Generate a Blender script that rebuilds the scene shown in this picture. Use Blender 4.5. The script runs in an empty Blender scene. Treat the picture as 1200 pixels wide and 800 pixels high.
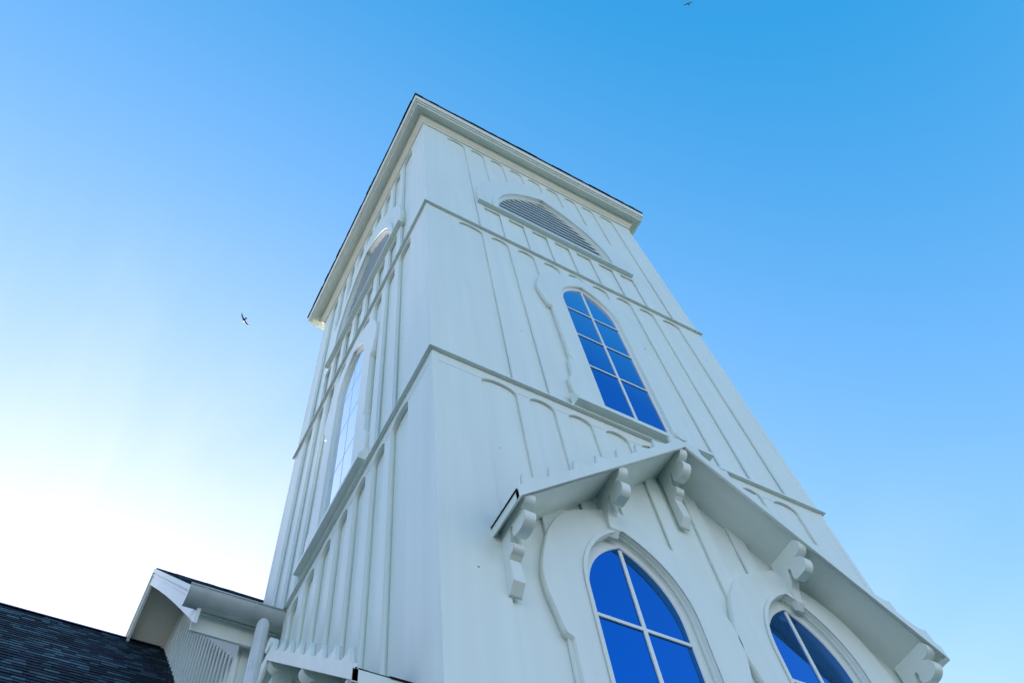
import bpy, bmesh, math, random
from mathutils import Vector, Matrix
random.seed(7)
sc = bpy.context.scene
COL = sc.collection
R = math.radians

# ---------------------------------------------------------------- camera
cam = bpy.data.cameras.new('camera'); camo = bpy.data.objects.new('camera', cam); COL.objects.link(camo)
sc.camera = camo
cam.sensor_width = 36.0; cam.lens = 963.85/1200*36; cam.clip_start = .1; cam.clip_end = 5000
RX, DN, FW = Vector((0.871581, -0.47915319, -0.10372449)), Vector((0.38587577, 0.80099405, -0.4577209)), Vector((0.30240114, 0.35891607, 0.8830248))
M = Matrix((RX, -DN, -FW)).transposed().to_4x4()
M.translation = Vector((-1.7721, -3.3117, -7.1261))
camo.matrix_world = M

# ---------------------------------------------------------------- sky, sun, exposure
SUN_EL, SUN_AZ = 21.5, -0.4           # azimuth from +Y, negative towards -X
w = bpy.data.worlds.new('World'); sc.world = w; w.use_nodes = True
nt = w.node_tree; nt.nodes.clear()
out = nt.nodes.new('ShaderNodeOutputWorld'); bg = nt.nodes.new('ShaderNodeBackground')
sky = nt.nodes.new('ShaderNodeTexSky'); sky.sky_type = 'NISHITA'; sky.sun_disc = False
sky.sun_elevation = R(SUN_EL); sky.sun_rotation = R(SUN_AZ)
sky.air_density = 1.0; sky.dust_density = 0.6; sky.ozone_density = 2.0; sky.altitude = 0
hsv = nt.nodes.new('ShaderNodeHueSaturation'); hsv.inputs['Saturation'].default_value = 1.0
hsv.inputs['Hue'].default_value = .500; hsv.inputs['Value'].default_value = 1.0
bg.inputs['Strength'].default_value = .15

# film-like shoulder per channel: keeps the glow round the sun from burning out in one channel first
EXPO = 1.6; STR = .15
sx = nt.nodes.new('ShaderNodeSeparateXYZ'); nt.links.new(sky.outputs[0], sx.inputs[0]); cx = nt.nodes.new('ShaderNodeCombineXYZ')
def mth(op, a, b_=None):
    n_ = nt.nodes.new('ShaderNodeMath'); n_.operation = op
    for i_, q in ((0, a), (1, b_)):
        if q is None: continue
        if isinstance(q, float): n_.inputs[i_].default_value = q
        else: nt.links.new(q, n_.inputs[i_])
    return n_.outputs[0]
for ch, (A_, k_, c0) in enumerate(((3.4, .625, .485), (2.9, .455, .22), (2.5, .462, .0))):
    x_ = mth('MULTIPLY', mth('SUBTRACT', sx.outputs[ch], c0), -k_/A_)
    y_ = mth('MAXIMUM', mth('SUBTRACT', 1.0, mth('EXPONENT', x_)), .01)
    nt.links.new(mth('MULTIPLY', y_, A_/(STR*2**EXPO)), cx.inputs[ch])
nt.links.new(cx.outputs[0], hsv.inputs['Color']); 
# thin high cirrus: faint brighter streaks in the air towards the sun
tcw = nt.nodes.new('ShaderNodeTexCoord'); mpw = nt.nodes.new('ShaderNodeMapping'); mpw.inputs['Scale'].default_value = (5.5, 1.6, 1.8); mpw.inputs['Rotation'].default_value = (0, .35, .5)
nzw = nt.nodes.new('ShaderNodeTexNoise'); nzw.inputs['Scale'].default_value = 1.3; nzw.inputs['Detail'].default_value = 5; nzw.inputs['Distortion'].default_value = .6
crw = nt.nodes.new('ShaderNodeMapRange'); crw.inputs['From Min'].default_value = .40; crw.inputs['From Max'].default_value = .85; crw.inputs['To Max'].default_value = .75
mxw = nt.nodes.new('ShaderNodeMixRGB'); mxw.blend_type = 'MIX'; mxw.inputs[2].default_value = (2.1, 2.2, 2.3, 1)
nt.links.new(tcw.outputs['Generated'], mpw.inputs[0]); nt.links.new(mpw.outputs[0], nzw.inputs['Vector']); nt.links.new(nzw.outputs[0], crw.inputs['Value'])
mkw = nt.nodes.new('ShaderNodeMapRange'); mkw.inputs['From Min'].default_value = .8; mkw.inputs['From Max'].default_value = 2.4
nt.links.new(sx.outputs[0], mkw.inputs['Value']); nt.links.new(mth('MULTIPLY', crw.outputs[0], mkw.outputs[0]), mxw.inputs[0]); nt.links.new(hsv.outputs[0], mxw.inputs[1]); nt.links.new(mxw.outputs[0], bg.inputs['Color']); nt.links.new(bg.outputs[0], out.inputs['Surface'])
sl = bpy.data.lights.new('sun', 'SUN'); so = bpy.data.objects.new('sun', sl); COL.objects.link(so)
sl.energy = 4.6; sl.angle = R(.5); sl.color = (1, .96, .91)
sd = Vector((math.sin(R(SUN_AZ))*math.cos(R(SUN_EL)), math.cos(R(SUN_AZ))*math.cos(R(SUN_EL)), math.sin(R(SUN_EL))))
so.rotation_euler = sd.to_track_quat('Z', 'Y').to_euler()
sc.view_settings.view_transform = 'Standard'; sc.view_settings.look = 'None'
sc.view_settings.exposure = EXPO+.26; sc.view_settings.gamma = 1; sc.view_settings.use_curve_mapping = False
sc.cycles.max_bounces = 8; sc.cycles.diffuse_bounces = 5

# ---------------------------------------------------------------- materials
def mat(name, base, rough=.5, metal=0, spec=.5):
    m = bpy.data.materials.new(name); m.use_nodes = True
    b = m.node_tree.nodes['Principled BSDF']
    b.inputs['Base Color'].default_value = (*base, 1); b.inputs['Roughness'].default_value = rough
    b.inputs['Metallic'].default_value = metal; b.inputs['Specular IOR Level'].default_value = spec
    return m, m.node_tree, b
def noise_mix(nt, b, c1, c2, scale, detail=4, lo=.35, hi=.65, stretch=(1, 1, 1)):
    tc = nt.nodes.new('ShaderNodeTexCoord'); mp = nt.nodes.new('ShaderNodeMapping'); mp.inputs['Scale'].default_value = stretch
    n = nt.nodes.new('ShaderNodeTexNoise'); n.inputs['Scale'].default_value = scale; n.inputs['Detail'].default_value = detail
    r = nt.nodes.new('ShaderNodeValToRGB'); r.color_ramp.elements[0].position = lo; r.color_ramp.elements[1].position = hi
    r.color_ramp.elements[0].color = (*c1, 1); r.color_ramp.elements[1].color = (*c2, 1)
    L = nt.links; L.new(tc.outputs['Object'], mp.inputs[0]); L.new(mp.outputs[0], n.inputs['Vector']); L.new(n.outputs[0], r.inputs[0])
    L.new(r.outputs[0], b.inputs['Base Color'])
    return tc, r
def paint(name, c1, c2, rough, bevel=.005, grain=.15, dots=False):
    m, nt, b = mat(name, c1, rough)
    tc, r = noise_mix(nt, b, c1, c2, 1.3, 6, stretch=(1, 1, .45))
    L = nt.links
    # faint vertical brush marks and wood grain under the paint
    mp = nt.nodes.new('ShaderNodeMapping'); mp.inputs['Scale'].default_value = (38, 38, 1.6)
    n = nt.nodes.new('ShaderNodeTexNoise'); n.inputs['Scale'].default_value = 1; n.inputs['Detail'].default_value = 3
    bu = nt.nodes.new('ShaderNodeBump'); bu.inputs['Strength'].default_value = grain; bu.inputs['Distance'].default_value = .004
    bv = nt.nodes.new('ShaderNodeBevel'); bv.inputs['Radius'].default_value = bevel; bv.samples = 4
    L.new(tc.outputs['Object'], mp.inputs[0]); L.new(mp.outputs[0], n.inputs['Vector']); L.new(n.outputs[0], bu.inputs['Height'])
    L.new(bv.outputs[0], bu.inputs['Normal']); L.new(bu.outputs[0], b.inputs['Normal'])
    # vertical weather streaks and a few nail spots
    mp2 = nt.nodes.new('ShaderNodeMapping'); mp2.inputs['Scale'].default_value = (7, 7, .35)
    n2 = nt.nodes.new('ShaderNodeTexNoise'); n2.inputs['Scale'].default_value = 1; n2.inputs['Detail'].default_value = 5
    r2 = nt.nodes.new('ShaderNodeMapRange'); r2.inputs['From Min'].default_value = .35; r2.inputs['From Max'].default_value = .7; r2.inputs['To Min'].default_value = .95; r2.inputs['To Max'].default_value = 1.0
    vo = nt.nodes.new('ShaderNodeTexVoronoi'); vo.inputs['Scale'].default_value = 3.0
    r3 = nt.nodes.new('ShaderNodeMapRange'); r3.inputs['From Min'].default_value = .020; r3.inputs['From Max'].default_value = .034; r3.inputs['To Min'].default_value = .30 if dots else 1.0; r3.inputs['To Max'].default_value = 1.0
    ma = nt.nodes.new('ShaderNodeMath'); ma.operation = 'MULTIPLY'
    mm = nt.nodes.new('ShaderNodeMixRGB'); mm.blend_type = 'MULTIPLY'; mm.inputs[0].default_value = 1
    L.new(tc.outputs['Object'], mp2.inputs[0]); L.new(mp2.outputs[0], n2.inputs['Vector']); L.new(n2.outputs[0], r2.inputs['Value'])
    L.new(tc.outputs['Object'], vo.inputs['Vector']); L.new(vo.outputs['Distance'], r3.inputs['Value'])
    L.new(r2.outputs[0], ma.inputs[0]); L.new(r3.outputs[0], ma.inputs[1]); L.new(r.outputs[0], mm.inputs[1]); L.new(ma.outputs[0], mm.inputs[2])
    L.new(mm.outputs[0], b.inputs['Base Color'])
    return m
M_WALL = paint('white_board_paint', (.81, .88, .83), (.78, .85, .805), .42, .003, .22, True)
M_TRIM = paint('white_trim_paint', (.81, .87, .82), (.78, .84, .79), .35, .006, .06)
M_CORNER = paint('corner_board_paint', (.81, .88, .83), (.78, .85, .805), .42, .0, .2)
M_CORNICE = paint('cornice_paint', (.87, .87, .77), (.84, .84, .75), .38, .006, .05)
M_CREAM = paint('cream_bounce_paint', (.86, .82, .70), (.82, .78, .67), .5, .005, .05)  # cream tint puts warm bounce light into the soffit and moulding colour
M_FRAME = paint('window_frame_paint', (.82, .87, .85), (.79, .84, .82), .3, .003, .0)
M_GUT, nt, b = mat('painted_gutter_metal', (.50, .54, .54), .3, .0); noise_mix(nt, b, (.50, .54, .54), (.42, .46, .46), 4)
M_DOWN, nt, b = mat('downspout_metal', (.70, .74, .76), .3); noise_mix(nt, b, (.70, .74, .76), (.62, .66, .69), 5)
M_DARK, nt, b = mat('near_black_backing', (.015, .017, .02), .8); noise_mix(nt, b, (.012, .014, .017), (.02, .022, .025), 5)
M_BIRD, nt, b = mat('black_feathers', (.012, .012, .014), .6); noise_mix(nt, b, (.01, .01, .012), (.03, .028, .026), 14)
M_JOINT, nt, b = mat('board_joint_shadow_gap', (.30, .34, .36), .8); noise_mix(nt, b, (.26, .30, .32), (.42, .46, .48), 3)
# window glass: mirror pane, deep blue of the reflected sky put into its tint
M_GLASS, nt, b = mat('sky_tinted_window_glass', (.003, .165, .53), .02, 1.0)
tc = nt.nodes.new('ShaderNodeTexCoord'); n = nt.nodes.new('ShaderNodeTexNoise'); n.inputs['Scale'].default_value = 1.1; n.inputs['Detail'].default_value = 1
bu = nt.nodes.new('ShaderNodeBump'); bu.inputs['Strength'].default_value = .07; bu.inputs['Distance'].default_value = .03
nt.links.new(tc.outputs['Object'], n.inputs['Vector']); nt.links.new(n.outputs[0], bu.inputs['Height']); nt.links.new(bu.outputs[0], b.inputs['Normal'])
lw = nt.nodes.new('ShaderNodeLayerWeight'); lw.inputs[0].default_value = .5
mr = nt.nodes.new('ShaderNodeMapRange'); mr.inputs['From Min'].default_value = .66; mr.inputs['From Max'].default_value = .82; mr.inputs['To Max'].default_value = .9
gl = nt.nodes.new('ShaderNodeBsdfGlossy'); gl.inputs['Roughness'].default_value = .03; gl.inputs['Color'].default_value = (.92, .95, .97, 1)
ms = nt.nodes.new('ShaderNodeMixShader')
nt.links.new(lw.outputs['Facing'], mr.inputs['Value']); nt.links.new(mr.outputs[0], ms.inputs[0]); nt.links.new(b.outputs[0], ms.inputs[1]); nt.links.new(gl.outputs[0], ms.inputs[2])
nt.links.new(bu.outputs[0], gl.inputs['Normal']); nt.links.new(ms.outputs[0], nt.nodes['Material Output'].inputs['Surface'])
# asphalt shingles: each shingle tab is its own island
M_SHIN, nt, b = mat('dark_asphalt_shingles', (.03, .035, .045), .75, 0, .3)
g = nt.nodes.new('ShaderNodeNewGeometry'); rp = nt.nodes.new('ShaderNodeValToRGB')
cr = rp.color_ramp; cr.elements[0].color = (.006, .011, .030, 1); cr.elements[1].color = (.10, .23, .31, 1); cr.elements.new(.5).color = (.020, .040, .085, 1)
nn = nt.nodes.new('ShaderNodeTexNoise'); nn.inputs['Scale'].default_value = 90; nn.inputs['Detail'].default_value = 3
tc = nt.nodes.new('ShaderNodeTexCoord'); mx = nt.nodes.new('ShaderNodeMixRGB'); mx.blend_type = 'MULTIPLY'; mx.inputs[0].default_value = .6
bu = nt.nodes.new('ShaderNodeBump'); bu.inputs['Strength'].default_value = .4; bu.inputs['Distance'].default_value = .004
L = nt.links; L.new(g.outputs['Random Per Island'], rp.inputs[0]); L.new(tc.outputs['Object'], nn.inputs['Vector'])
L.new(rp.outputs[0], mx.inputs[1]); L.new(nn.outputs[0], mx.inputs[2]); n5 = nt.nodes.new('ShaderNodeTexNoise'); n5.inputs['Scale'].default_value = .9; n5.inputs['Detail'].default_value = 4
r5 = nt.nodes.new('ShaderNodeMapRange'); r5.inputs['From Min'].default_value = .35; r5.inputs['From Max'].default_value = .65; r5.inputs['To Min'].default_value = .45; r5.inputs['To Max'].default_value = 1.0
m5 = nt.nodes.new('ShaderNodeMixRGB'); m5.blend_type = 'MULTIPLY'; m5.inputs[0].default_value = 1
L.new(tc.outputs['Object'], n5.inputs['Vector']); L.new(n5.outputs[0], r5.inputs['Value']); L.new(mx.outputs[0], m5.inputs[1]); L.new(r5.outputs[0], m5.inputs[2]); L.new(m5.outputs[0], b.inputs['Base Color'])
L.new(nn.outputs[0], bu.inputs['Height']); L.new(bu.outputs[0], b.inputs['Normal'])
M_RIDGE, nt, b = mat('blue_painted_flashing', (.01, .03, .12), .4); noise_mix(nt, b, (.008, .02, .10), (.015, .04, .14), 3)
M_GROUND, nt, b = mat('dark_teal_bounce_ground', (.07, .11, .12), .9); noise_mix(nt, b, (.035, .075, .075), (.025, .06, .06), .35, 8)  # unseen ground, its colour set for the bounce light on the undersides

# ---------------------------------------------------------------- helpers
def link(name, me, m, parent=None):
    o = bpy.data.objects.new(name, me); COL.objects.link(o)
    if m is not None and not me.materials: me.materials.append(m)
    if parent is not None:
        o.parent = parent; o.matrix_parent_inverse = world_of(parent).inverted()
    return o
def world_of(o):
    if o.parent is None: return Matrix.Translation(o.location)
    return Matrix.Identity(4)          # every part keeps its mesh in world coordinates
def thing(name, loc, label, cat, group=None):
    o = bpy.data.objects.new(name, None); COL.objects.link(o); o.location = loc; o.empty_display_size = .5
    o['label'] = label; o['category'] = cat
    if group: o['group'] = group
    return o
class Frame:
    """a wall plane: point = O + u*U + z*Z + d*N (N outward)"""
    def __init__(s, O, U, N, Z=(0, 0, 1)):
        s.O, s.U, s.N, s.Z = Vector(O), Vector(U), Vector(N), Vector(Z)
        s.rec = .031
    def p(s, u, z, d=0): return s.O + s.U*u + s.Z*z + s.N*d
def finish(bm, name, m, parent, smooth=False):
    bmesh.ops.recalc_face_normals(bm, faces=bm.faces)
    me = bpy.data.meshes.new(name); bm.to_mesh(me); bm.free()
    if smooth:
        for f in me.polygons: f.use_smooth = True
    return link(name, me, m, parent)
def board(name, F, outer, holes, d0, d1, m, parent):
    """flat board of outline `outer` with `holes`, from depth d0 (back) to d1 (front)"""
    cu = bpy.data.curves.new('c', 'CURVE'); cu.dimensions = '2D'; cu.fill_mode = 'BOTH'; cu.extrude = abs(d1-d0)/2
    for pts in [outer]+list(holes):
        sp = cu.splines.new('POLY'); sp.points.add(len(pts)-1)
        for q, (u, z) in zip(sp.points, pts): q.co = (u, z, 0, 1)
        sp.use_cyclic_u = True
    o = bpy.data.objects.new('c', cu); COL.objects.link(o)
    dg = bpy.context.evaluated_depsgraph_get(); me = bpy.data.meshes.new_from_object(o.evaluated_get(dg))
    bpy.data.objects.remove(o); bpy.data.curves.remove(cu)
    me.name = name; me.materials.clear()
    mid = (d0+d1)/2
    bm = bmesh.new(); bm.from_mesh(me); bpy.data.meshes.remove(me)
    for v in bm.verts:
        v.co = F.p(v.co.x, v.co.y, mid+v.co.z)
    bmesh.ops.remove_doubles(bm, verts=bm.verts, dist=1e-5)
    return finish(bm, name, m, parent)
def add_box(bm, F, u0, u1, z0, z1, d0, d1):
    vs = [bm.verts.new(F.p(u, z, d)) for d in (d0, d1) for z in (z0, z1) for u in (u0, u1)]
    for a in ((0, 1, 3, 2), (4, 6, 7, 5), (0, 4, 5, 1), (2, 3, 7, 6), (0, 2, 6, 4), (1, 5, 7, 3)): bm.faces.new([vs[i] for i in a])
def box(name, F, u0, u1, z0, z1, d0, d1, m, parent):
    bm = bmesh.new(); add_box(bm, F, u0, u1, z0, z1, d0, d1); return finish(bm, name, m, parent)
def add_prism(bm, pts0, pts1):
    a = [bm.verts.new(p) for p in pts0]; b_ = [bm.verts.new(p) for p in pts1]; n = len(a)
    bm.faces.new(a); bm.faces.new(list(reversed(b_)))
    for i in range(n): bm.faces.new((a[i], a[(i+1) % n], b_[(i+1) % n], b_[i]))
def sweep_sq(bm, prof, W, D):
    """sweep an (offset, z) profile round the rectangle 0..W x 0..D with mitred corners"""
    rings = []
    for o, z in prof:
        rings.append([bm.verts.new(p) for p in ((-o, -o, z), (W+o, -o, z), (W+o, D+o, z), (-o, D+o, z))])
    for r0, r1 in zip(rings, rings[1:]):
        for i in range(4): bm.faces.new((r0[i], r0[(i+1) % 4], r1[(i+1) % 4], r1[i]))
def tube(bm, pts, rad, n=16, caps=True, flute=0):
    rings = []
    for i, p in enumerate(pts):
        p = Vector(p); a = Vector(pts[max(i-1, 0)]); c = Vector(pts[min(i+1, len(pts)-1)]); t = (c-a).normalized()
        ref = Vector((0, 1, 0)) if abs(t.z) > .6 else Vector((0, 0, 1))
        x = t.cross(ref).normalized(); y = t.cross(x); r = rad[i] if isinstance(rad, (list, tuple)) else rad
        rings.append([bm.verts.new(p+(x*math.cos(2*math.pi*k/n)+y*math.sin(2*math.pi*k/n))*r*(1-(flute if k % 3 == 0 else 0))) for k in range(n)])
    for r0, r1 in zip(rings, rings[1:]):
        for k in range(n): bm.faces.new((r0[k], r0[(k+1) % n], r1[(k+1) % n], r1[k]))
    if caps: bm.faces.new(rings[0]); bm.faces.new(list(reversed(rings[-1])))
def arch(c, hw, spring, rise, bottom, n=14):
    """pointed arch outline, counter-clockwise from bottom left"""
    r = (rise*rise+hw*hw)/(2*hw); tmax = math.asin(min(1, rise/r))
    rt = [(c+hw-r+r*math.cos(tmax*i/n), spring+r*math.sin(tmax*i/n)) for i in range(n+1)]
    lt = [(2*c-x, z) for x, z in reversed(rt[:-1])]
    return [(c-hw, bottom), (c+hw, bottom)]+rt+lt
def round_panel(u0, u1, z0, spring, rise=.10, n=10):
    c = (u0+u1)/2; h = (u1-u0)/2
    return [(u0, z0), (u1, z0)]+[(c+h*math.cos(math.pi*i/n), spring+rise*math.sin(math.pi*i/n)) for i in range(n+1)]
def flat_panel(u0, u1, z0, z1): return [(u0, z0), (u1, z0), (u1, z1), (u0, z1)]
def mirror_outline(half, c):
    """half: (offset, z) from the bottom up to the apex (offset 0)"""
    right = [(c+o, z) for o, z in half]; left = [(c-o, z) for o, z in reversed(half[:-1] if half[-1][0] == 0 else half)]
    return right+left
def smooth_half(pts, a, b_, k=6):
    """Catmull-Rom through pts[a:b_]"""
    P = pts[a:b_]; o = []
    for i in range(len(P)-1):
        p0 = P[max(i-1, 0)]; p1 = P[i]; p2 = P[i+1]; p3 = P[min(i+2, len(P)-1)]
        for j in range(k):
            t = j/k
            o.append(tuple(.5*((2*p1[q])+(-p0[q]+p2[q])*t+(2*p0[q]-5*p1[q]+4*p2[q]-p3[q])*t*t+(-p0[q]+3*p1[q]-3*p2[q]+p3[q])*t**3) for q in (0, 1)))
    return pts[:a]+o+pts[b_-1:]

ZG = -8.73                      # ground level
W = D = 5.0
REC = .031                      # depth of the recessed panels
# ---------------------------------------------------------------- ground
bm = bmesh.new()
vs = [bm.verts.new(p) for p in ((-1500, -1500, ZG), (1500, -1500, ZG), (1500, 1500, ZG), (-1500, 1500, ZG))]; bm.faces.new(vs)
g = finish(bm, 'ground', M_GROUND, None); g['kind'] = 'structure'

# ---------------------------------------------------------------- tower
tower = thing('church_tower', (2.5, 2.5, ZG), 'tall square white board and batten bell tower with dark eave edge and pointed blue windows', 'tower')
PAN = [(.53, .93), (1.07, 1.37), (1.53, 1.82), (1.98, 2.27), (2.42, 2.71), (2.86, 3.15), (3.31, 3.60), (3.75, 4.04), (4.20, 4.55)]

def surround_half(spring, bottom, foot):
    s = spring
    h = [(.87, bottom), (.87, s-2.58), (.80, s-2.46), (.77, s-2.06)] if foot else [(.73, bottom), (.73, s-2.06)]
    h += [(.71, s-2.04), (.735, s-1.96), (.735, s-.60), (.735, s-.575), (.785, s-.55), (.80, s-.50)]
    n0 = len(h)
    h += [(.872, s-.20), (.885, s-.02), (.85, s+.18), (.74, s+.52), (.54, s+.80), (.26, s+.97), (.10, s+1.05), (0, s+1.12)]
    return smooth_half(h, n0, len(h))
def muntins(F, c, hw, spring, rise, bottom, zs, d, parent, thin=False):
    bm = bmesh.new(); t = .008 if thin else .017; dd = .002 if thin else .012
    r = (rise*rise+hw*hw)/(2*hw)
    add_box(bm, F, c-t, c+t, bottom, spring+rise-.03, d, d+dd); f = finish(bm, 'mullion', M_FRAME, parent)
    for z in zs:
        e = hw if z < spring else hw-r+math.sqrt(max(r*r-(z-spring)**2, 0))
        box('transom', F, c-e, c+e, z-t*.9, z+t*.9, d+.0005, d+dd-.0005, M_FRAME, parent)
def window(F, c, spring, bottom, zs, foot, label, parent, sill=True, mold=0, deep=0.0):
    """pointed window: frame mesh > pane, mullion, transoms, surround, sill"""
    hw, rise = .425, .70
    o1 = arch(c, hw+.002, spring, rise+.002, bottom)
    ohw = hw+.05+mold; orise = rise+.08+mold
    fr = board('window', F, arch(c, ohw, spring, orise, bottom-.04), [o1], -.10, -.005-deep, M_FRAME, parent)
    fr['label'] = label
    sd = -.02-deep
    board('pane', F, arch(c, hw+.01, spring, rise+.01, bottom-.005), [], sd-.02, sd, M_GLASS, fr)
    muntins(F, c, hw, spring, rise, bottom, zs, sd, fr, F is FL)
    if deep: board('lip_moulding', F, arch(c, ohw+.03, spring, orise+.05, bottom-.03), [arch(c, ohw-.001, spring, orise-.001, bottom-.02)], .0355, .05, M_TRIM, fr)
    sb = bottom-.06 if sill else bottom-.2
    board('surround', F, mirror_outline(surround_half(spring, sb, foot), c), [arch(c, ohw-.002, spring, orise-.002, bottom-.03)], -F.rec, .035, M_TRIM, fr)
    if sill:
        bm = bmesh.new()
        pr = [(.0, bottom-.30), (.12, bottom-.295), (.12, bottom-.235), (.036, bottom-.06), (.0, bottom-.06)]
        add_prism(bm, [F.p(c-.92, z, d) for d, z in pr], [F.p(c+(.84 if foot else .80), z, d) for d, z in pr]); finish(bm, 'sill', M_TRIM, fr)
    return fr
def louvre(F, c, label, parent):
    spring, hw, rise, bot = 6.15, 1.10, 1.92, 6.09
    op = arch(c, hw, spring, rise, bot, 20)
    # slats (one mesh: the blades of one louvre)
    bm = bmesh.new(); r = (rise*rise+hw*hw)/(2*hw); z = bot+.06
    while z < spring+rise-.08:
        zz = z+.05
        e = hw if zz < spring else hw-r+math.sqrt(max(r*r-(zz-spring)**2, 0))
        if e > .05:
            pr = [(-.050, z+.046), (-.030, z+.046), (-.022, z+.040), (-.022, z-.012), (-.034, z-.012)]
            add_prism(bm, [F.p(c-e, q, d) for d, q in pr], [F.p(c+e, q, d) for d, q in pr])
        z += .172
    lv = finish(bm, 'belfry_louvre', M_FRAME, parent); lv['label'] = label
    board('louvre_shade_sheet', F, arch(c, hw+.1, spring, rise+.1, bot-.05), [], -.075, -.058, M_DARK, lv)  # near-black sheet stands in for the deep shade behind the slats
    board('louvre_jamb', F, arch(c, hw+.05, spring, rise+.06, bot-.05, 20), [op], -.10, .0, M_TRIM, lv)
    # raised bead round the arch
    board('arch_moulding', F, arch(c, hw+.15, spring, rise+.24, bot-.02, 24), [arch(c, hw+.051, spring, rise+.062, bot+.02, 24)], .036, .062, M_TRIM, lv)
    h = [(1.53, 6.0), (1.53, 6.5), (1.45, 7.05), (1.27, 7.5), (1.12, 7.75), (.92, 8.0), (.7, 8.35), (.42, 8.75), (.16, 8.86), (0, 9.0)]
    h = smooth_half(h, 1, len(h))
    board('surround', F, mirror_outline(h, c), [arch(c, hw+.05, spring, rise+.06, bot+.02, 24)], -F.rec, .035, M_TRIM, lv)
    bm = bmesh.new(); pr = [(0, 5.985), (.075, 5.99), (.075, 6.03), (.036, 6.07), (0, 6.07)]
    add_prism(bm, [F.p(c-1.54, z, d) for d, z in pr], [F.p(c+1.54, z, d) for d, z in pr]); finish(bm, 'sill', M_TRIM, lv)

BR_PROF = None
def bracket_profile(short=False):
    """scroll-sawn bracket: (d, z) from the wall, z=0 at the soffit"""
    pts = [(0, .02), (.30, .02)]
    def arc(cx, cz, r, a0, a1, n=22):
        for i in range(n+1):
            a = R(a0+(a1-a0)*i/n); pts.append((cx+r*math.cos(a), cz+r*math.sin(a)))
    arc(.290, -.055, .085, 60, -75)
    arc(.235, -.245, .105, 75, -140, 30)
    pts += [(.150, -.262), (.165, -.215), (.150, -.175), (.128, -.205), (.118, -.262), (.112, -.305)]
    arc(.085, -.400, .062, 70, -75, 16)
    pts += [(.070, -.49), (.078, -.56), (.086, -.74), (.02, -.83), (0, -.83)]
    if short:
        pts = [p for p in pts if p[1] > -.34 and not (p[0] < .02 and p[1] < -.1)]+[(.080, -.36), (.062, -.44), (.066, -.50), (.015, -.56), (0, -.56)]
    return pts
def hood(F, c, zp, label, parent, braks):
    """gabled hood over a doorway; zp = underside of the bargeboard at the peak"""
    s, h, dep = .895, 2.10, .40
    ez = zp-s*h; n = math.sqrt(1+s*s)
    def slab(lo, hi, d0, d1, name, m, p, ext=0.0):
        for sg in (-1, 1):
            bm = bmesh.new()
            e = h+ext
            q = [(0, zp+lo), (sg*e, zp-s*e+lo), (sg*e, zp-s*e+hi), (0, zp+hi)]
            add_prism(bm, [F.p(c+u, z, d0) for u, z in q], [F.p(c+u, z, d1) for u, z in q]); o = finish(bm, name, m, p); 
            if sg == -1: first = o
        return first
    bm = bmesh.new()                     # roof deck, both slopes, dark shingles with ragged butt ends
    for sg in (-1, 1):
        k = 0; e = h+.0265
        nrow = 16
        for i in range(nrow):
            t0 = e*i/nrow; t1 = min(e*(i+1)/nrow+.02, e); d = -.01
            while d < dep-.015:
                wd = min(random.uniform(.14, .26), dep-.012-d); jz = random.uniform(0, .006); je = random.uniform(-.008, .008)
                q = [(sg*t0, zp-s*t0+.086), (sg*(t1+je), zp-s*t1+.086), (sg*(t1+je), zp-s*t1+.097+jz), (sg*t0, zp-s*t0+.092)]
                add_prism(bm, [F.p(c+u, z, d) for u, z in q], [F.p(c+u, z, d+wd-.004) for u, z in q]); d += wd
    hd = finish(bm, 'door_hood', M_SHIN, parent); hd['label'] = label
    slab(.03, .085, -.034, dep-.04, 'soffit', M_TRIM, hd)
    # end fascia under each eave edge
    for sg in (-1, 1):
        bm = bmesh.new(); u0, u1 = sg*(h+.001), sg*(h+.024)
        q = [(u0, ez-.01), (u1, ez-.03), (u1, ez+.065), (u0, ez+.08)]
        add_prism(bm, [F.p(c+u, z, -.01) for u, z in q], [F.p(c+u, z, dep-.002) for u, z in q]); finish(bm, 'eave_board', M_TRIM, hd)
    # bargeboard with a stepped, scalloped crest
    pitch = .27
    for sg in (-1, 1):
        top = [(sg*0.0, zp+.20), (sg*.05, zp-s*.05+.22)]
        x = .17
        while x < h-.02:
            base = lambda t: zp-s*t+.125
            tip = x
            top += [(sg*(tip-.15), base(tip-.15)+.0), (sg*(tip-.09), base(tip-.09)+.035), (sg*(tip-.035), base(tip-.03)+.075), (sg*tip, base(tip)+.12), (sg*(tip+.012), base(tip+.012)+.0)]
            x += pitch
        top += [(sg*(h+.024), zp-s*(h+.024)+.125)]
        o = [(0, zp), (sg*(h+.024), zp-s*(h+.024))]+list(reversed(top))
        o = [(c+a_, b2) for a_, b2 in o]
        if sg < 0: o = list(reversed(o))
        board('bargeboard', F, o, [], dep-.038, dep+.0, M_TRIM, hd)
    # small ridge knob where the two boards meet
    bm = bmesh.new(); tube(bm, [F.p(c, zp+.16, dep-.05), F.p(c, zp+.16, dep+.012)], .07, 14); finish(bm, 'crest_boss', M_TRIM, hd)
    for u in braks:
        zt = zp-s*abs(u-c)+.035
        prof = bracket_profile(.5 < abs(u-c) < 1.3)
        bm = bmesh.new(); t = .046
        kz = .84 if abs(u-c) > 1.5 else 1.0
        add_prism(bm, [F.p(u-t, zt+z*kz, d) for d, z in prof], [F.p(u+t, zt+z*kz, d) for d, z in prof])
        b_ = finish(bm, 'bracket', M_TRIM, hd)
    return hd

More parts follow.
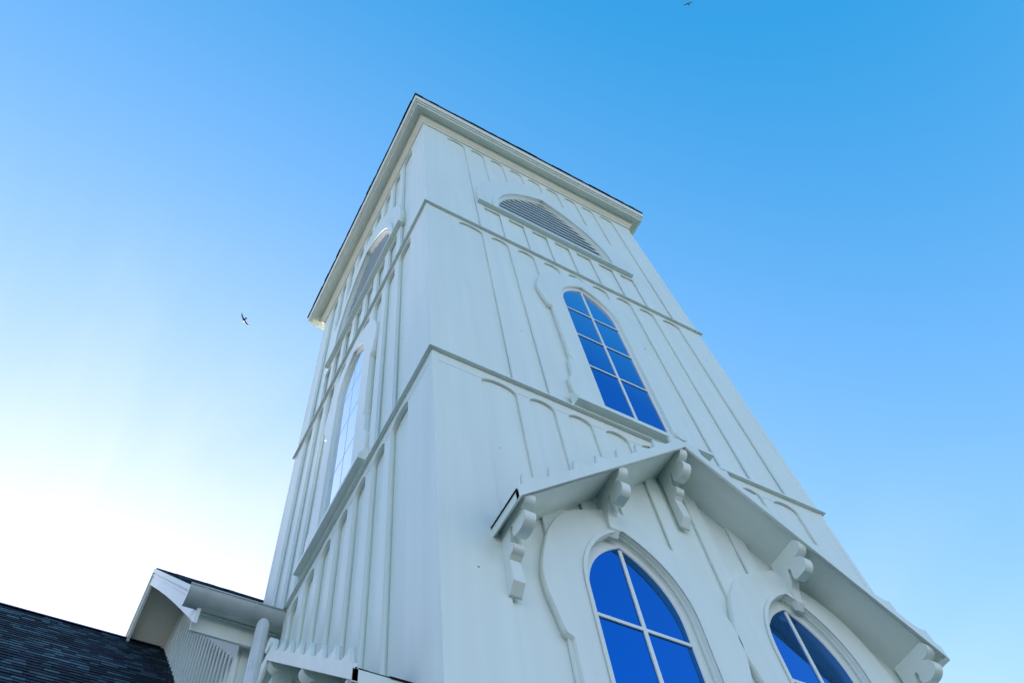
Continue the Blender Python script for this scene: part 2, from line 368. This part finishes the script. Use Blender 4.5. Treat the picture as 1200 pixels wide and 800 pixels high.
def face(F, c, hood_zp, name):
    cw = c
    wspring = 3.25
    low_spring = -2.73
    low_c = [cw-.88, cw+.88]
    # openings in the wall boards
    def near(u0, u1, cc, m=.52): return u1 > cc-m and u0 < cc+m
    holes_lo, holes_mid, holes_hi = [], [], []
    for i, (a, b_) in enumerate(PAN):
        j = .0011*((i*5) % 9)
        hit = [q for q in low_c if near(a, b_, q, .56)]
        if hood_zp > -1.0 and hit:
            holes_lo.append(round_panel(a, b_, -1.86+j, -.20-j))
        else: holes_lo.append(round_panel(a, b_, ZG+.6+j, -.20-j))
        if near(a, b_, cw, .58): holes_mid.append(round_panel(a, b_, (4.22 if i == 4 else 4.02)+j, 4.45-j))
        else: holes_mid.append(round_panel(a, b_, .12+j, 4.45-j))
        if cw-1.6 < (a+b_)/2 < cw+1.62:
            holes_hi.append(flat_panel(a, b_, 4.72+j, 5.90+j)); 
            lo = 8.2 if abs((a+b_)/2-cw) > .8 else 8.6
            holes_hi.append(round_panel(a, b_, lo if abs((a+b_)/2-cw) < 1.0 else 7.6+j, 9.62-j))
        else: holes_hi.append(round_panel(a, b_, 4.72+j, 9.62-j))
    for q in (low_c if hood_zp > -1 else []):
        holes_lo.append(arch(q, .50, low_spring, .80, -6.3))
    holes_mid.append(arch(cw, .50, wspring, .80, .38))
    holes_hi.append(arch(cw-.04, 1.17, 6.15, 2.02, 6.12, 20))
    bd = []
    e = 0.0 if name == 'front' else REC+.0005
    b1 = board('board_layer', F, [(e, ZG), (W-e, ZG), (W-e, .0), (e, .0)], holes_lo, -F.rec, 0, M_WALL, wall)
    b2 = board('board_layer', F, [(e, .0), (W-e, .0), (W-e, 4.62), (e, 4.62)], holes_mid, -F.rec, 0, M_WALL, wall)
    b3 = board('board_layer', F, [(e, 4.62), (W-e, 4.62), (W-e, 9.95), (e, 9.95)], holes_hi, -F.rec, 0, M_WALL, wall)
    # board joints: hairline seams between boards
    segs = [(.05, .57)]+[(a[1]+.006, b_[0]-.006) for a, b_ in zip(PAN, PAN[1:]) if a[0] < 2.4 or a[0] > 3.5]
    for u0, u1 in segs: box('board_seam', F, u0, u1, -.172, -.168, .0, .0012, M_JOINT, wall)

# core of the tower, recessed behind the boards
bm = bmesh.new(); r_ = REC-.001
F0 = Frame((0, 0, 0), (1, 0, 0), (0, -1, 0))
hl = []
FF = Frame((0, 0, 0), (1, 0, 0), (0, -1, 0)); FL = Frame((0, 0, 0), (0, 1, 0), (-1, 0, 0)); FL.rec = .058
FBK = Frame((5, 5, 0), (-1, 0, 0), (0, 1, 0)); FRT = Frame((5, 0, 0), (0, 1, 0), (1, 0, 0))
CF, CL = 2.55, 2.42
def core_holes(c, low):
    h = [arch(c, .49, 3.25, .79, .39), arch(c-.04, 1.16, 6.15, 2.0, 6.149, 20)]
    if low: h += [arch(c-.88, .49, -2.73, .79, -6.29), arch(c+.88, .49, -2.73, .79, -6.29)]
    return h
rect = [(REC, ZG), (W-REC, ZG), (W-REC, 9.97), (REC, 9.97)]
wall = board('tower_wall', FF, rect, core_holes(CF, True), -.14, -REC+.0005, M_WALL, tower)
def core(F, h):
    return board('wall_core', F, [(.14, ZG), (W-.14, ZG), (W-.14, 9.97), (.14, 9.97)], h, -.14, -F.rec+.0005, M_WALL, wall)
core(FL, core_holes(CL, False)); core(FBK, []); core(FRT, [])
for F, e_ in ((FBK, 0.0), (FRT, REC+.0005)):
    board('board_layer', F, [(e_, ZG), (W-e_, ZG), (W-e_, 9.95), (e_, 9.95)], [round_panel(a, b_, .12, 4.45) for a, b_ in PAN]+[round_panel(a, b_, 4.72, 9.62) for a, b_ in PAN]+[round_panel(a, b_, ZG+.6, -.2) for a, b_ in PAN], -REC, 0, M_WALL, wall)
face(FF, CF, -.62, 'front'); face(FL, CL, -1.85, 'left')
# unseen dark plate added inside so that no light leaks through the louvres
bm = bmesh.new(); sweep_sq(bm, [(-.15, 5.2), (-2.499, 5.2)], W, D); finish(bm, 'belfry_light_stop', M_DARK, wall)

WZ = (3.03, 2.21, 1.36)
window(FF, CF, 3.25, .36, WZ, True, 'tall pointed window of eight blue panes above the hood', tower)
window(FL, CL, 3.25, .36, WZ, True, 'pointed window on the side face mirroring pale sky', tower)
for q, lb in ((CF-.86, 'pointed blue window under the left slope of the hood'), (CF+.90, 'pointed window under the right slope of the hood, partly dark')):
    window(FF, q, -2.73, -6.1, (-2.90, -3.78, -4.65, -5.45), False, lb, tower, True, .025, .04)
louvre(FF, CF-.06, 'pointed belfry opening with thin white slats under the front eave', tower)
louvre(FL, CL-.02, 'pointed belfry opening with bright arch bead on the side face', tower)
hood(FF, 2.56, -.63, 'gabled hood on scroll brackets over the two lower windows', tower, [.55, 1.60, 2.53, 3.57, 4.55])
hood(FL, 2.50, -1.85, 'lower gabled hood with sawtooth crest on the side face', tower, [.52, 1.50, 2.50, 3.50, 4.48])
# corner boards, butted between the belts
for z0, z1 in ((ZG, -.002), (.051, 4.613), (4.666, 9.80)):
    for sx_, sy_, ox, oy in ((1, 1, 0, 0), (-1, 1, W, 0), (1, -1, 0, D)):
        q = [(-.0035, -.0035), (.064, -.0035), (.064, .001), (.001, .001), (.001, .064), (-.0035, .064)]
        bm = bmesh.new(); add_prism(bm, [Vector((ox+sx_*a_, oy+sy_*b2, z0)) for a_, b2 in q], [Vector((ox+sx_*a_, oy+sy_*b2, z1)) for a_, b2 in q])
        finish(bm, 'corner_board', M_CORNER, tower)
# belt courses
for z in (0.02, 4.635):
    bm = bmesh.new(); sweep_sq(bm, [(.0, z-.02), (.044, z-.02), (.044, z-.003), (.036, z+.002), (.0, z+.03)], W, D)
    finish(bm, 'belt_course', M_TRIM, tower)
# cornice
bm = bmesh.new()
sweep_sq(bm, [(0, 9.80), (.022, 9.80), (.030, 9.86), (.065, 9.90), (.075, 9.92), (.10, 9.98), (.115, 10.02), (.115, 10.06)], W, D)
finish(bm, 'bed_moulding', M_CREAM, tower)
bm = bmesh.new()
sweep_sq(bm, [(.08, 10.05), (.215, 10.05), (.215, 10.0), (.262, 10.0), (.262, 10.11),
              (.290, 10.115), (.290, 10.20), (.318, 10.205), (.322, 10.26), (.336, 10.29), (.336, 10.41), (.0, 10.43)], W, D)
finish(bm, 'cornice', M_CORNICE, tower)
bm = bmesh.new(); sweep_sq(bm, [(.0, 10.43), (.352, 10.415), (.358, 10.45), (-.3, 10.72), (-2.499, 11.6)], W, D)
finish(bm, 'tower_roof', M_SHIN, tower)
bm = bmesh.new()
for (dx, dy), ln in (((1, 0), W+.7), ((0, 1), D+.7)):                   # ragged shingle butts along both visible eaves
    t = -.355
    while t < ln-.36:
        wd = random.uniform(.12, .22); o = .352+random.uniform(.004, .018); zz = 10.43+random.uniform(0, .01)
        F = FF if dx else FL
        add_box(bm, F, t, min(t+wd-.004, W+.352), zz-.012, zz+.03, .30, o); t += wd
finish(bm, 'shingle_edge', M_SHIN, tower)

# ---------------------------------------------------------------- gabled wing behind the tower
wing = thing('church_wing', (2, 7, ZG), 'gabled white wing with half round gutter, downspout and broad bargeboard beside the tower', 'wing')
def shingles(name, parent, p_eave, p_ridge, x0a, x0b, x1, fine_to, expo=.15):
    """shingle tabs on the plane through eave/ridge points (y,z); left end runs from x0a (eave) to x0b (ridge)"""
    bm = bmesh.new(); e = Vector((0, *p_eave)); r = Vector((0, *p_ridge)); s = r-e; Ls = s.length; s.normalize(); nrm = Vector((0, -s.z, s.y))
    rows = int(Ls/expo)+1
    for k in range(rows):
        a = k*expo; b_ = min((k+1)*expo+.02, Ls); 
        if b_-a < .03: continue
        xa = x0a+(x0b-x0a)*a/Ls; x = xa-random.uniform(0, .2) if x0b == x0a else xa
        x = xa
        while x < x1:
            fine = x < fine_to[1] and x+.4 > fine_to[0]
            wd = random.uniform(.10, .24) if fine else 1.5
            wd = min(wd, x1-x)
            th = random.choice((.003, .004, .006)); ja = random.uniform(-.006, .006)
            P0 = [e+s*(a+ja)+nrm*.012, e+s*b_+nrm*0.0, e+s*b_+nrm*.004, e+s*(a+ja)+nrm*(.012+th)]
            add_prism(bm, [Vector((x+.002, p.y, p.z)) for p in P0], [Vector((x+wd-.004, p.y, p.z)) for p in P0]); x += wd
    return finish(bm, name, M_SHIN, parent)
RY, RZ, EY, EZ = 7.14, 3.46, 3.84, .0
XL, XR, XE = -.93, -1.345, 4.4       # gable end: x at the near eave, at the ridge; far right end
FY, FZ = 11.2, -.96
def xw(y): return -.34+(y-4.15)*(-.42/3.65)        # wall plane of the gable end
bm = bmesh.new(); sw = [(4.15, ZG), (4.15, .10), (7.14, 3.25), (10.1, .10), (10.1, ZG)]
add_prism(bm, [Vector((xw(y)+.045, y, z)) for y, z in sw], [Vector((XE, y, z)) for y, z in sw])
ww = finish(bm, 'wing_wall', M_WALL, wing)
ux = Vector((-.42, 3.65, 0)).normalized(); nx = Vector((-ux.y, ux.x, 0))
FG = Frame((-.34, 4.15, 0), ux, nx)
# board layer with round topped panels that follow the rake
def roofz(y): return .10+(y-4.15)*3.15/2.99 if y < 7.14 else 3.25-(y-7.14)*3.15/2.96
holes = []; u = .13
while u < 5.7:
    y = 4.15+u*ux.y; y2 = 4.15+(u+.085)*ux.y
    zt = min(roofz(y), roofz(y2))-.52
    holes.append(round_panel(u, u+.085, ZG+.3, zt-.10, .10, 6)); u += .15
LG = (10.1-4.15)/ux.y; LR = (7.14-4.15)/ux.y
board('board_layer', FG, [(0, ZG), (LG, ZG), (LG, .10), (LR, 3.25), (0, .10)], holes, -.045, 0, M_WALL, ww)
# roof slabs
rf = shingles('wing_roof', wing, (EY, EZ+.06), (RY, RZ+.06), XL-.02, XR-.02, XE+.2, (-1.5, 0.3))
bm = bmesh.new()
for (y0, z0, xa), (y1, z1, xb) in (((EY, EZ, XL), (RY, RZ, XR)), ((RY, RZ, XR), (10.4, -.08, XR-.02))):
    add_prism(bm, [Vector((xa-.01, y0, z0+.058)), Vector((xb-.01, y1, z1+.058)), Vector((xb-.01, y1, z1+.02)), Vector((xa-.01, y0, z0+.02))],
              [Vector((XE+.2, y0, z0+.058)), Vector((XE+.2, y1, z1+.058)), Vector((XE+.2, y1, z1+.02)), Vector((XE+.2, y0, z0+.02))])
finish(bm, 'roof_deck', M_DARK, rf)
bm = bmesh.new()
for (y0, z0, xa), (y1, z1, xb) in (((EY+.1, EZ+.1, XL), (RY, RZ, XR)), ((RY, RZ, XR), (10.4, -.08, XR-.02))):
    A, B = (y0, z0, xa), (y1, z1, xb)
    add_prism(bm, [Vector((xa+.03, y0, z0+.018)), Vector((xb+.03, y1, z1+.018)), Vector((xb+.03, y1, z1-.08)), Vector((xa+.03, y0, z0-.08))],
              [Vector((XE, y0, z0+.018)), Vector((XE, y1, z1+.018)), Vector((XE, y1, z1-.08)), Vector((XE, y0, z0-.08))])
finish(bm, 'soffit', M_CREAM, wing)
# bargeboards
def barge(y0, z0, xa, y1, z1, xb, drop0, drop1, sag, t, name='bargeboard', off=0.0, lift=.05):
    n = 12; top, bot = [], []
    for i in range(n+1):
        f = i/n; y = y0+(y1-y0)*f; z = z0+(z1-z0)*f; x = xa+(xb-xa)*f-off
        dr = drop0+(drop1-drop0)*f-sag*math.sin(math.pi*f)
        top.append(Vector((x, y, z+lift))); bot.append(Vector((x, y, z-dr)))
    bm = bmesh.new()
    for i in range(n):
        q = [top[i], top[i+1], bot[i+1], bot[i]]
        add_prism(bm, q, [p+Vector((t, 0, 0)) for p in q])
    bmesh.ops.remove_doubles(bm, verts=bm.verts, dist=1e-5)
    return finish(bm, name, M_TRIM, wing)
barge(EY+.02, EZ+.0, XL, RY, RZ, XR, .40, .30, .04, .04)
barge(EY+.0, EZ, XL, RY, RZ, XR, .03, .03, 0, .03, 'rake_moulding', .03, .055)
barge(EY+.0, EZ, XL, RY, RZ, XR, .12, .10, 0, .012, 'rake_moulding', .012, -.06)
barge(RY, RZ, XR, 10.4, -.08, XR-.02, .30, .36, 0, .04)
barge(RY, RZ, XR, 10.4, -.08, XR-.02, .03, .03, 0, .03, 'rake_moulding', .03, .055)
barge(EY+.4, EZ+.35, xw(4.3)-.01, RY, RZ-.06, xw(7.14)-.01, .30, .26, 0, .03, 'rake_frieze', 0, .0)
barge(RY, RZ-.06, xw(7.14)-.01, 10.2, .05, xw(10.2)-.01, .22, .22, 0, .03, 'rake_frieze', 0, .0)
# boxed eave below the gutter
Fe = Frame((0, 4.0, 0), (1, 0, 0), (0, -1, 0))
box('eave_fascia', Fe, XL+.0, -.002, -.375, -.07, -.03, .0, M_TRIM, wing)
box('bed_moulding', Fe, XL+.01, -.002, -.14, -.065, .001, .03, M_TRIM, wing)
# half-round gutter with end cap, bead and straps
bm = bmesh.new(); gy, gz, gr = 3.85, -.035, .145
def gp(x, a, r): return Vector((x, gy+r*math.cos(a), gz+r*math.sin(a)))
N = 18
for x0, x1 in ((-1.085, -.002),):
    for i in range(N):
        a0 = math.pi+math.pi*i/N; a1 = math.pi+math.pi*(i+1)/N
        q = [gp(x0, a0, gr), gp(x0, a1, gr), gp(x0, a1, gr-.006), gp(x0, a0, gr-.006)]
        add_prism(bm, q, [Vector((x1, p.y, p.z)) for p in q])
q = [gp(-1.09, math.pi+math.pi*i/N, gr+.004) for i in range(N+1)]
add_prism(bm, q, [p+Vector((.008, 0, 0)) for p in q])
gut = finish(bm, 'gutter', M_GUT, wing)
bm = bmesh.new(); tube(bm, [(-1.09, gy-gr, gz+.006), (-.002, gy-gr, gz+.006)], .013, 10); finish(bm, 'gutter_bead', M_GUT, gut, True)
for x in (-.92, -.36):
    bm = bmesh.new()
    for i in range(N):
        a0 = math.pi+math.pi*i/N; a1 = math.pi+math.pi*(i+1)/N
        q = [gp(x, a0, gr+.006), gp(x, a1, gr+.006), gp(x, a1, gr+.001), gp(x, a0, gr+.001)]
        add_prism(bm, q, [Vector((x+.018, p.y, p.z)) for p in q])
    finish(bm, 'gutter_strap', M_GUT, gut)
# corrugated downspout
bm = bmesh.new()
pts = [(-.205, 3.84, -.16), (-.206, 3.815, -.19), (-.208, 3.80, -.24), (-.21, 3.80, -.4), (-.21, 3.80, -3), (-.21, 3.80, ZG+.15)]
tube(bm, pts, [.045, .064, .072, .073, .073, .073], 30, True, .05); dsp = finish(bm, 'downspout', M_DOWN, wing)
for z in (-2.6, -5.4):
    bm = bmesh.new(); tube(bm, [(-.21, 3.80, z), (-.21, 3.80, z+.05)], .08, 20); finish(bm, 'pipe_strap', M_GUT, dsp)

# ---------------------------------------------------------------- nave with the dark shingle roof
nave = thing('church_nave', (-8, 7.8, ZG), 'low nave with steep dark shingled roof at the lower left of the tower', 'church building')
bm = bmesh.new(); sw = [(4.9, ZG), (4.9, -1.15), (7.8, 2.42), (10.7, -1.15), (10.7, ZG)]
add_prism(bm, [Vector((-15.6, y, z)) for y, z in sw], [Vector((xw(7)+.05, y, z)) for y, z in sw]); finish(bm, 'nave_wall', M_WALL, nave)
nr = shingles('nave_roof', nave, (4.5, -1.455), (7.8, 2.60), -16, -16, -.62, (-6.2, -.6), .135)
bm = bmesh.new()
for (y0, z0), (y1, z1) in (((4.5, -1.455), (7.8, 2.60)), ((7.8, 2.60), (11.1, -1.455))):
    add_prism(bm, [Vector((-16, y0, z0)), Vector((-16, y1, z1)), Vector((-16, y1, z1-.1)), Vector((-16, y0, z0-.1))],
              [Vector((-.70, y0, z0)), Vector((-.70, y1, z1)), Vector((-.70, y1, z1-.1)), Vector((-.70, y0, z0-.1))])
finish(bm, 'roof_deck', M_DARK, nr)
bm = bmesh.new(); x = -16
while x < -.80:
    wd = .28
    add_prism(bm, [Vector((x, 7.71, 2.52)), Vector((x, 7.8, 2.645)), Vector((x, 7.89, 2.52)), Vector((x, 7.8, 2.61))],
              [Vector((x+wd-.01, 7.71, 2.515)), Vector((x+wd-.01, 7.8, 2.635)), Vector((x+wd-.01, 7.89, 2.515)), Vector((x+wd-.01, 7.8, 2.605))]); x += wd
finish(bm, 'ridge_cap', M_SHIN, nr)
bm = bmesh.new(); add_prism(bm, [Vector((-16, y, z)) for y, z in ((7.735, 2.60), (7.8, 2.672), (7.865, 2.60), (7.8, 2.64))], [Vector((-.83, y, z)) for y, z in ((7.735, 2.60), (7.8, 2.672), (7.865, 2.60), (7.8, 2.64))]); finish(bm, 'ridge_flashing', M_RIDGE, nr)

# ---------------------------------------------------------------- two soaring birds
def bird(loc, wing_ax, fwd, label, span):
    wx = Vector(wing_ax).normalized(); f = Vector(fwd); f = (f-wx*f.dot(wx)).normalized(); up = wx.cross(f).normalized()
    bm = bmesh.new()
    S = span/2
    # stations across the wings: (t, chord, sweep, thickness, lift)
    st = [(-1, .05, -.20, .004, .10), (-.8, .22, -.06, .012, .09), (-.5, .30, .04, .02, .06), (-.2, .32, .03, .035, .02), (-.09, .50, -.04, .09, 0), (0, .62, -.08, .12, -.01),
          (.09, .50, -.04, .09, 0), (.2, .32, .03, .035, .02), (.5, .30, .04, .02, .06), (.8, .22, -.06, .012, .09), (1, .05, -.20, .004, .10)]
    rings = []
    for t, c, s, th, li in st:
        ring = []
        for k in range(10):
            a = 2*math.pi*k/10
            ring.append(bm.verts.new(wx*(t*S)+f*((s+math.cos(a)*c*.68)*S)+up*((li+math.sin(a)*th*1.3)*S)))
        rings.append(ring)
    for r0, r1 in zip(rings, rings[1:]):
        for k in range(10): bm.faces.new((r0[k], r0[(k+1) % 10], r1[(k+1) % 10], r1[k]))
    bm.faces.new(rings[0]); bm.faces.new(list(reversed(rings[-1])))
    # head and tail
    for pts, rr in (([f*(.20*S), f*(.32*S), f*(.40*S), f*(.47*S)], [.08*S, .075*S, .05*S, .008*S]),):
        tube(bm, pts, rr, 8)
    q = [-f*.25*S-wx*.07*S, -f*.25*S+wx*.07*S, -f*.72*S+wx*.17*S, -f*.76*S, -f*.72*S-wx*.17*S]
    add_prism(bm, [p+up*.012*S for p in q], [p-up*.012*S for p in q])
    me = bpy.data.meshes.new('bird'); bmesh.ops.recalc_face_normals(bm, faces=bm.faces); bm.to_mesh(me); bm.free()
    for p in me.polygons: p.use_smooth = True
    o = link('bird', me, M_BIRD); o.location = loc
    o['label'] = label; o['category'] = 'bird'; o['group'] = 'dark birds soaring in the sky'
    return o
bird((-1.274, 25.815, 47.604), (0.764, 0.466, -0.451), RX*-.62+DN*.36+FW*.62, 'black bird soaring left of the tower against pale sky', 1.08)
bird((32.13, -10.67, 100.416), (0.684, -0.734, 0.064), RX*-.22+DN*-.60+FW*.65, 'tiny dark bird high above the tower at the top edge', 1.2)
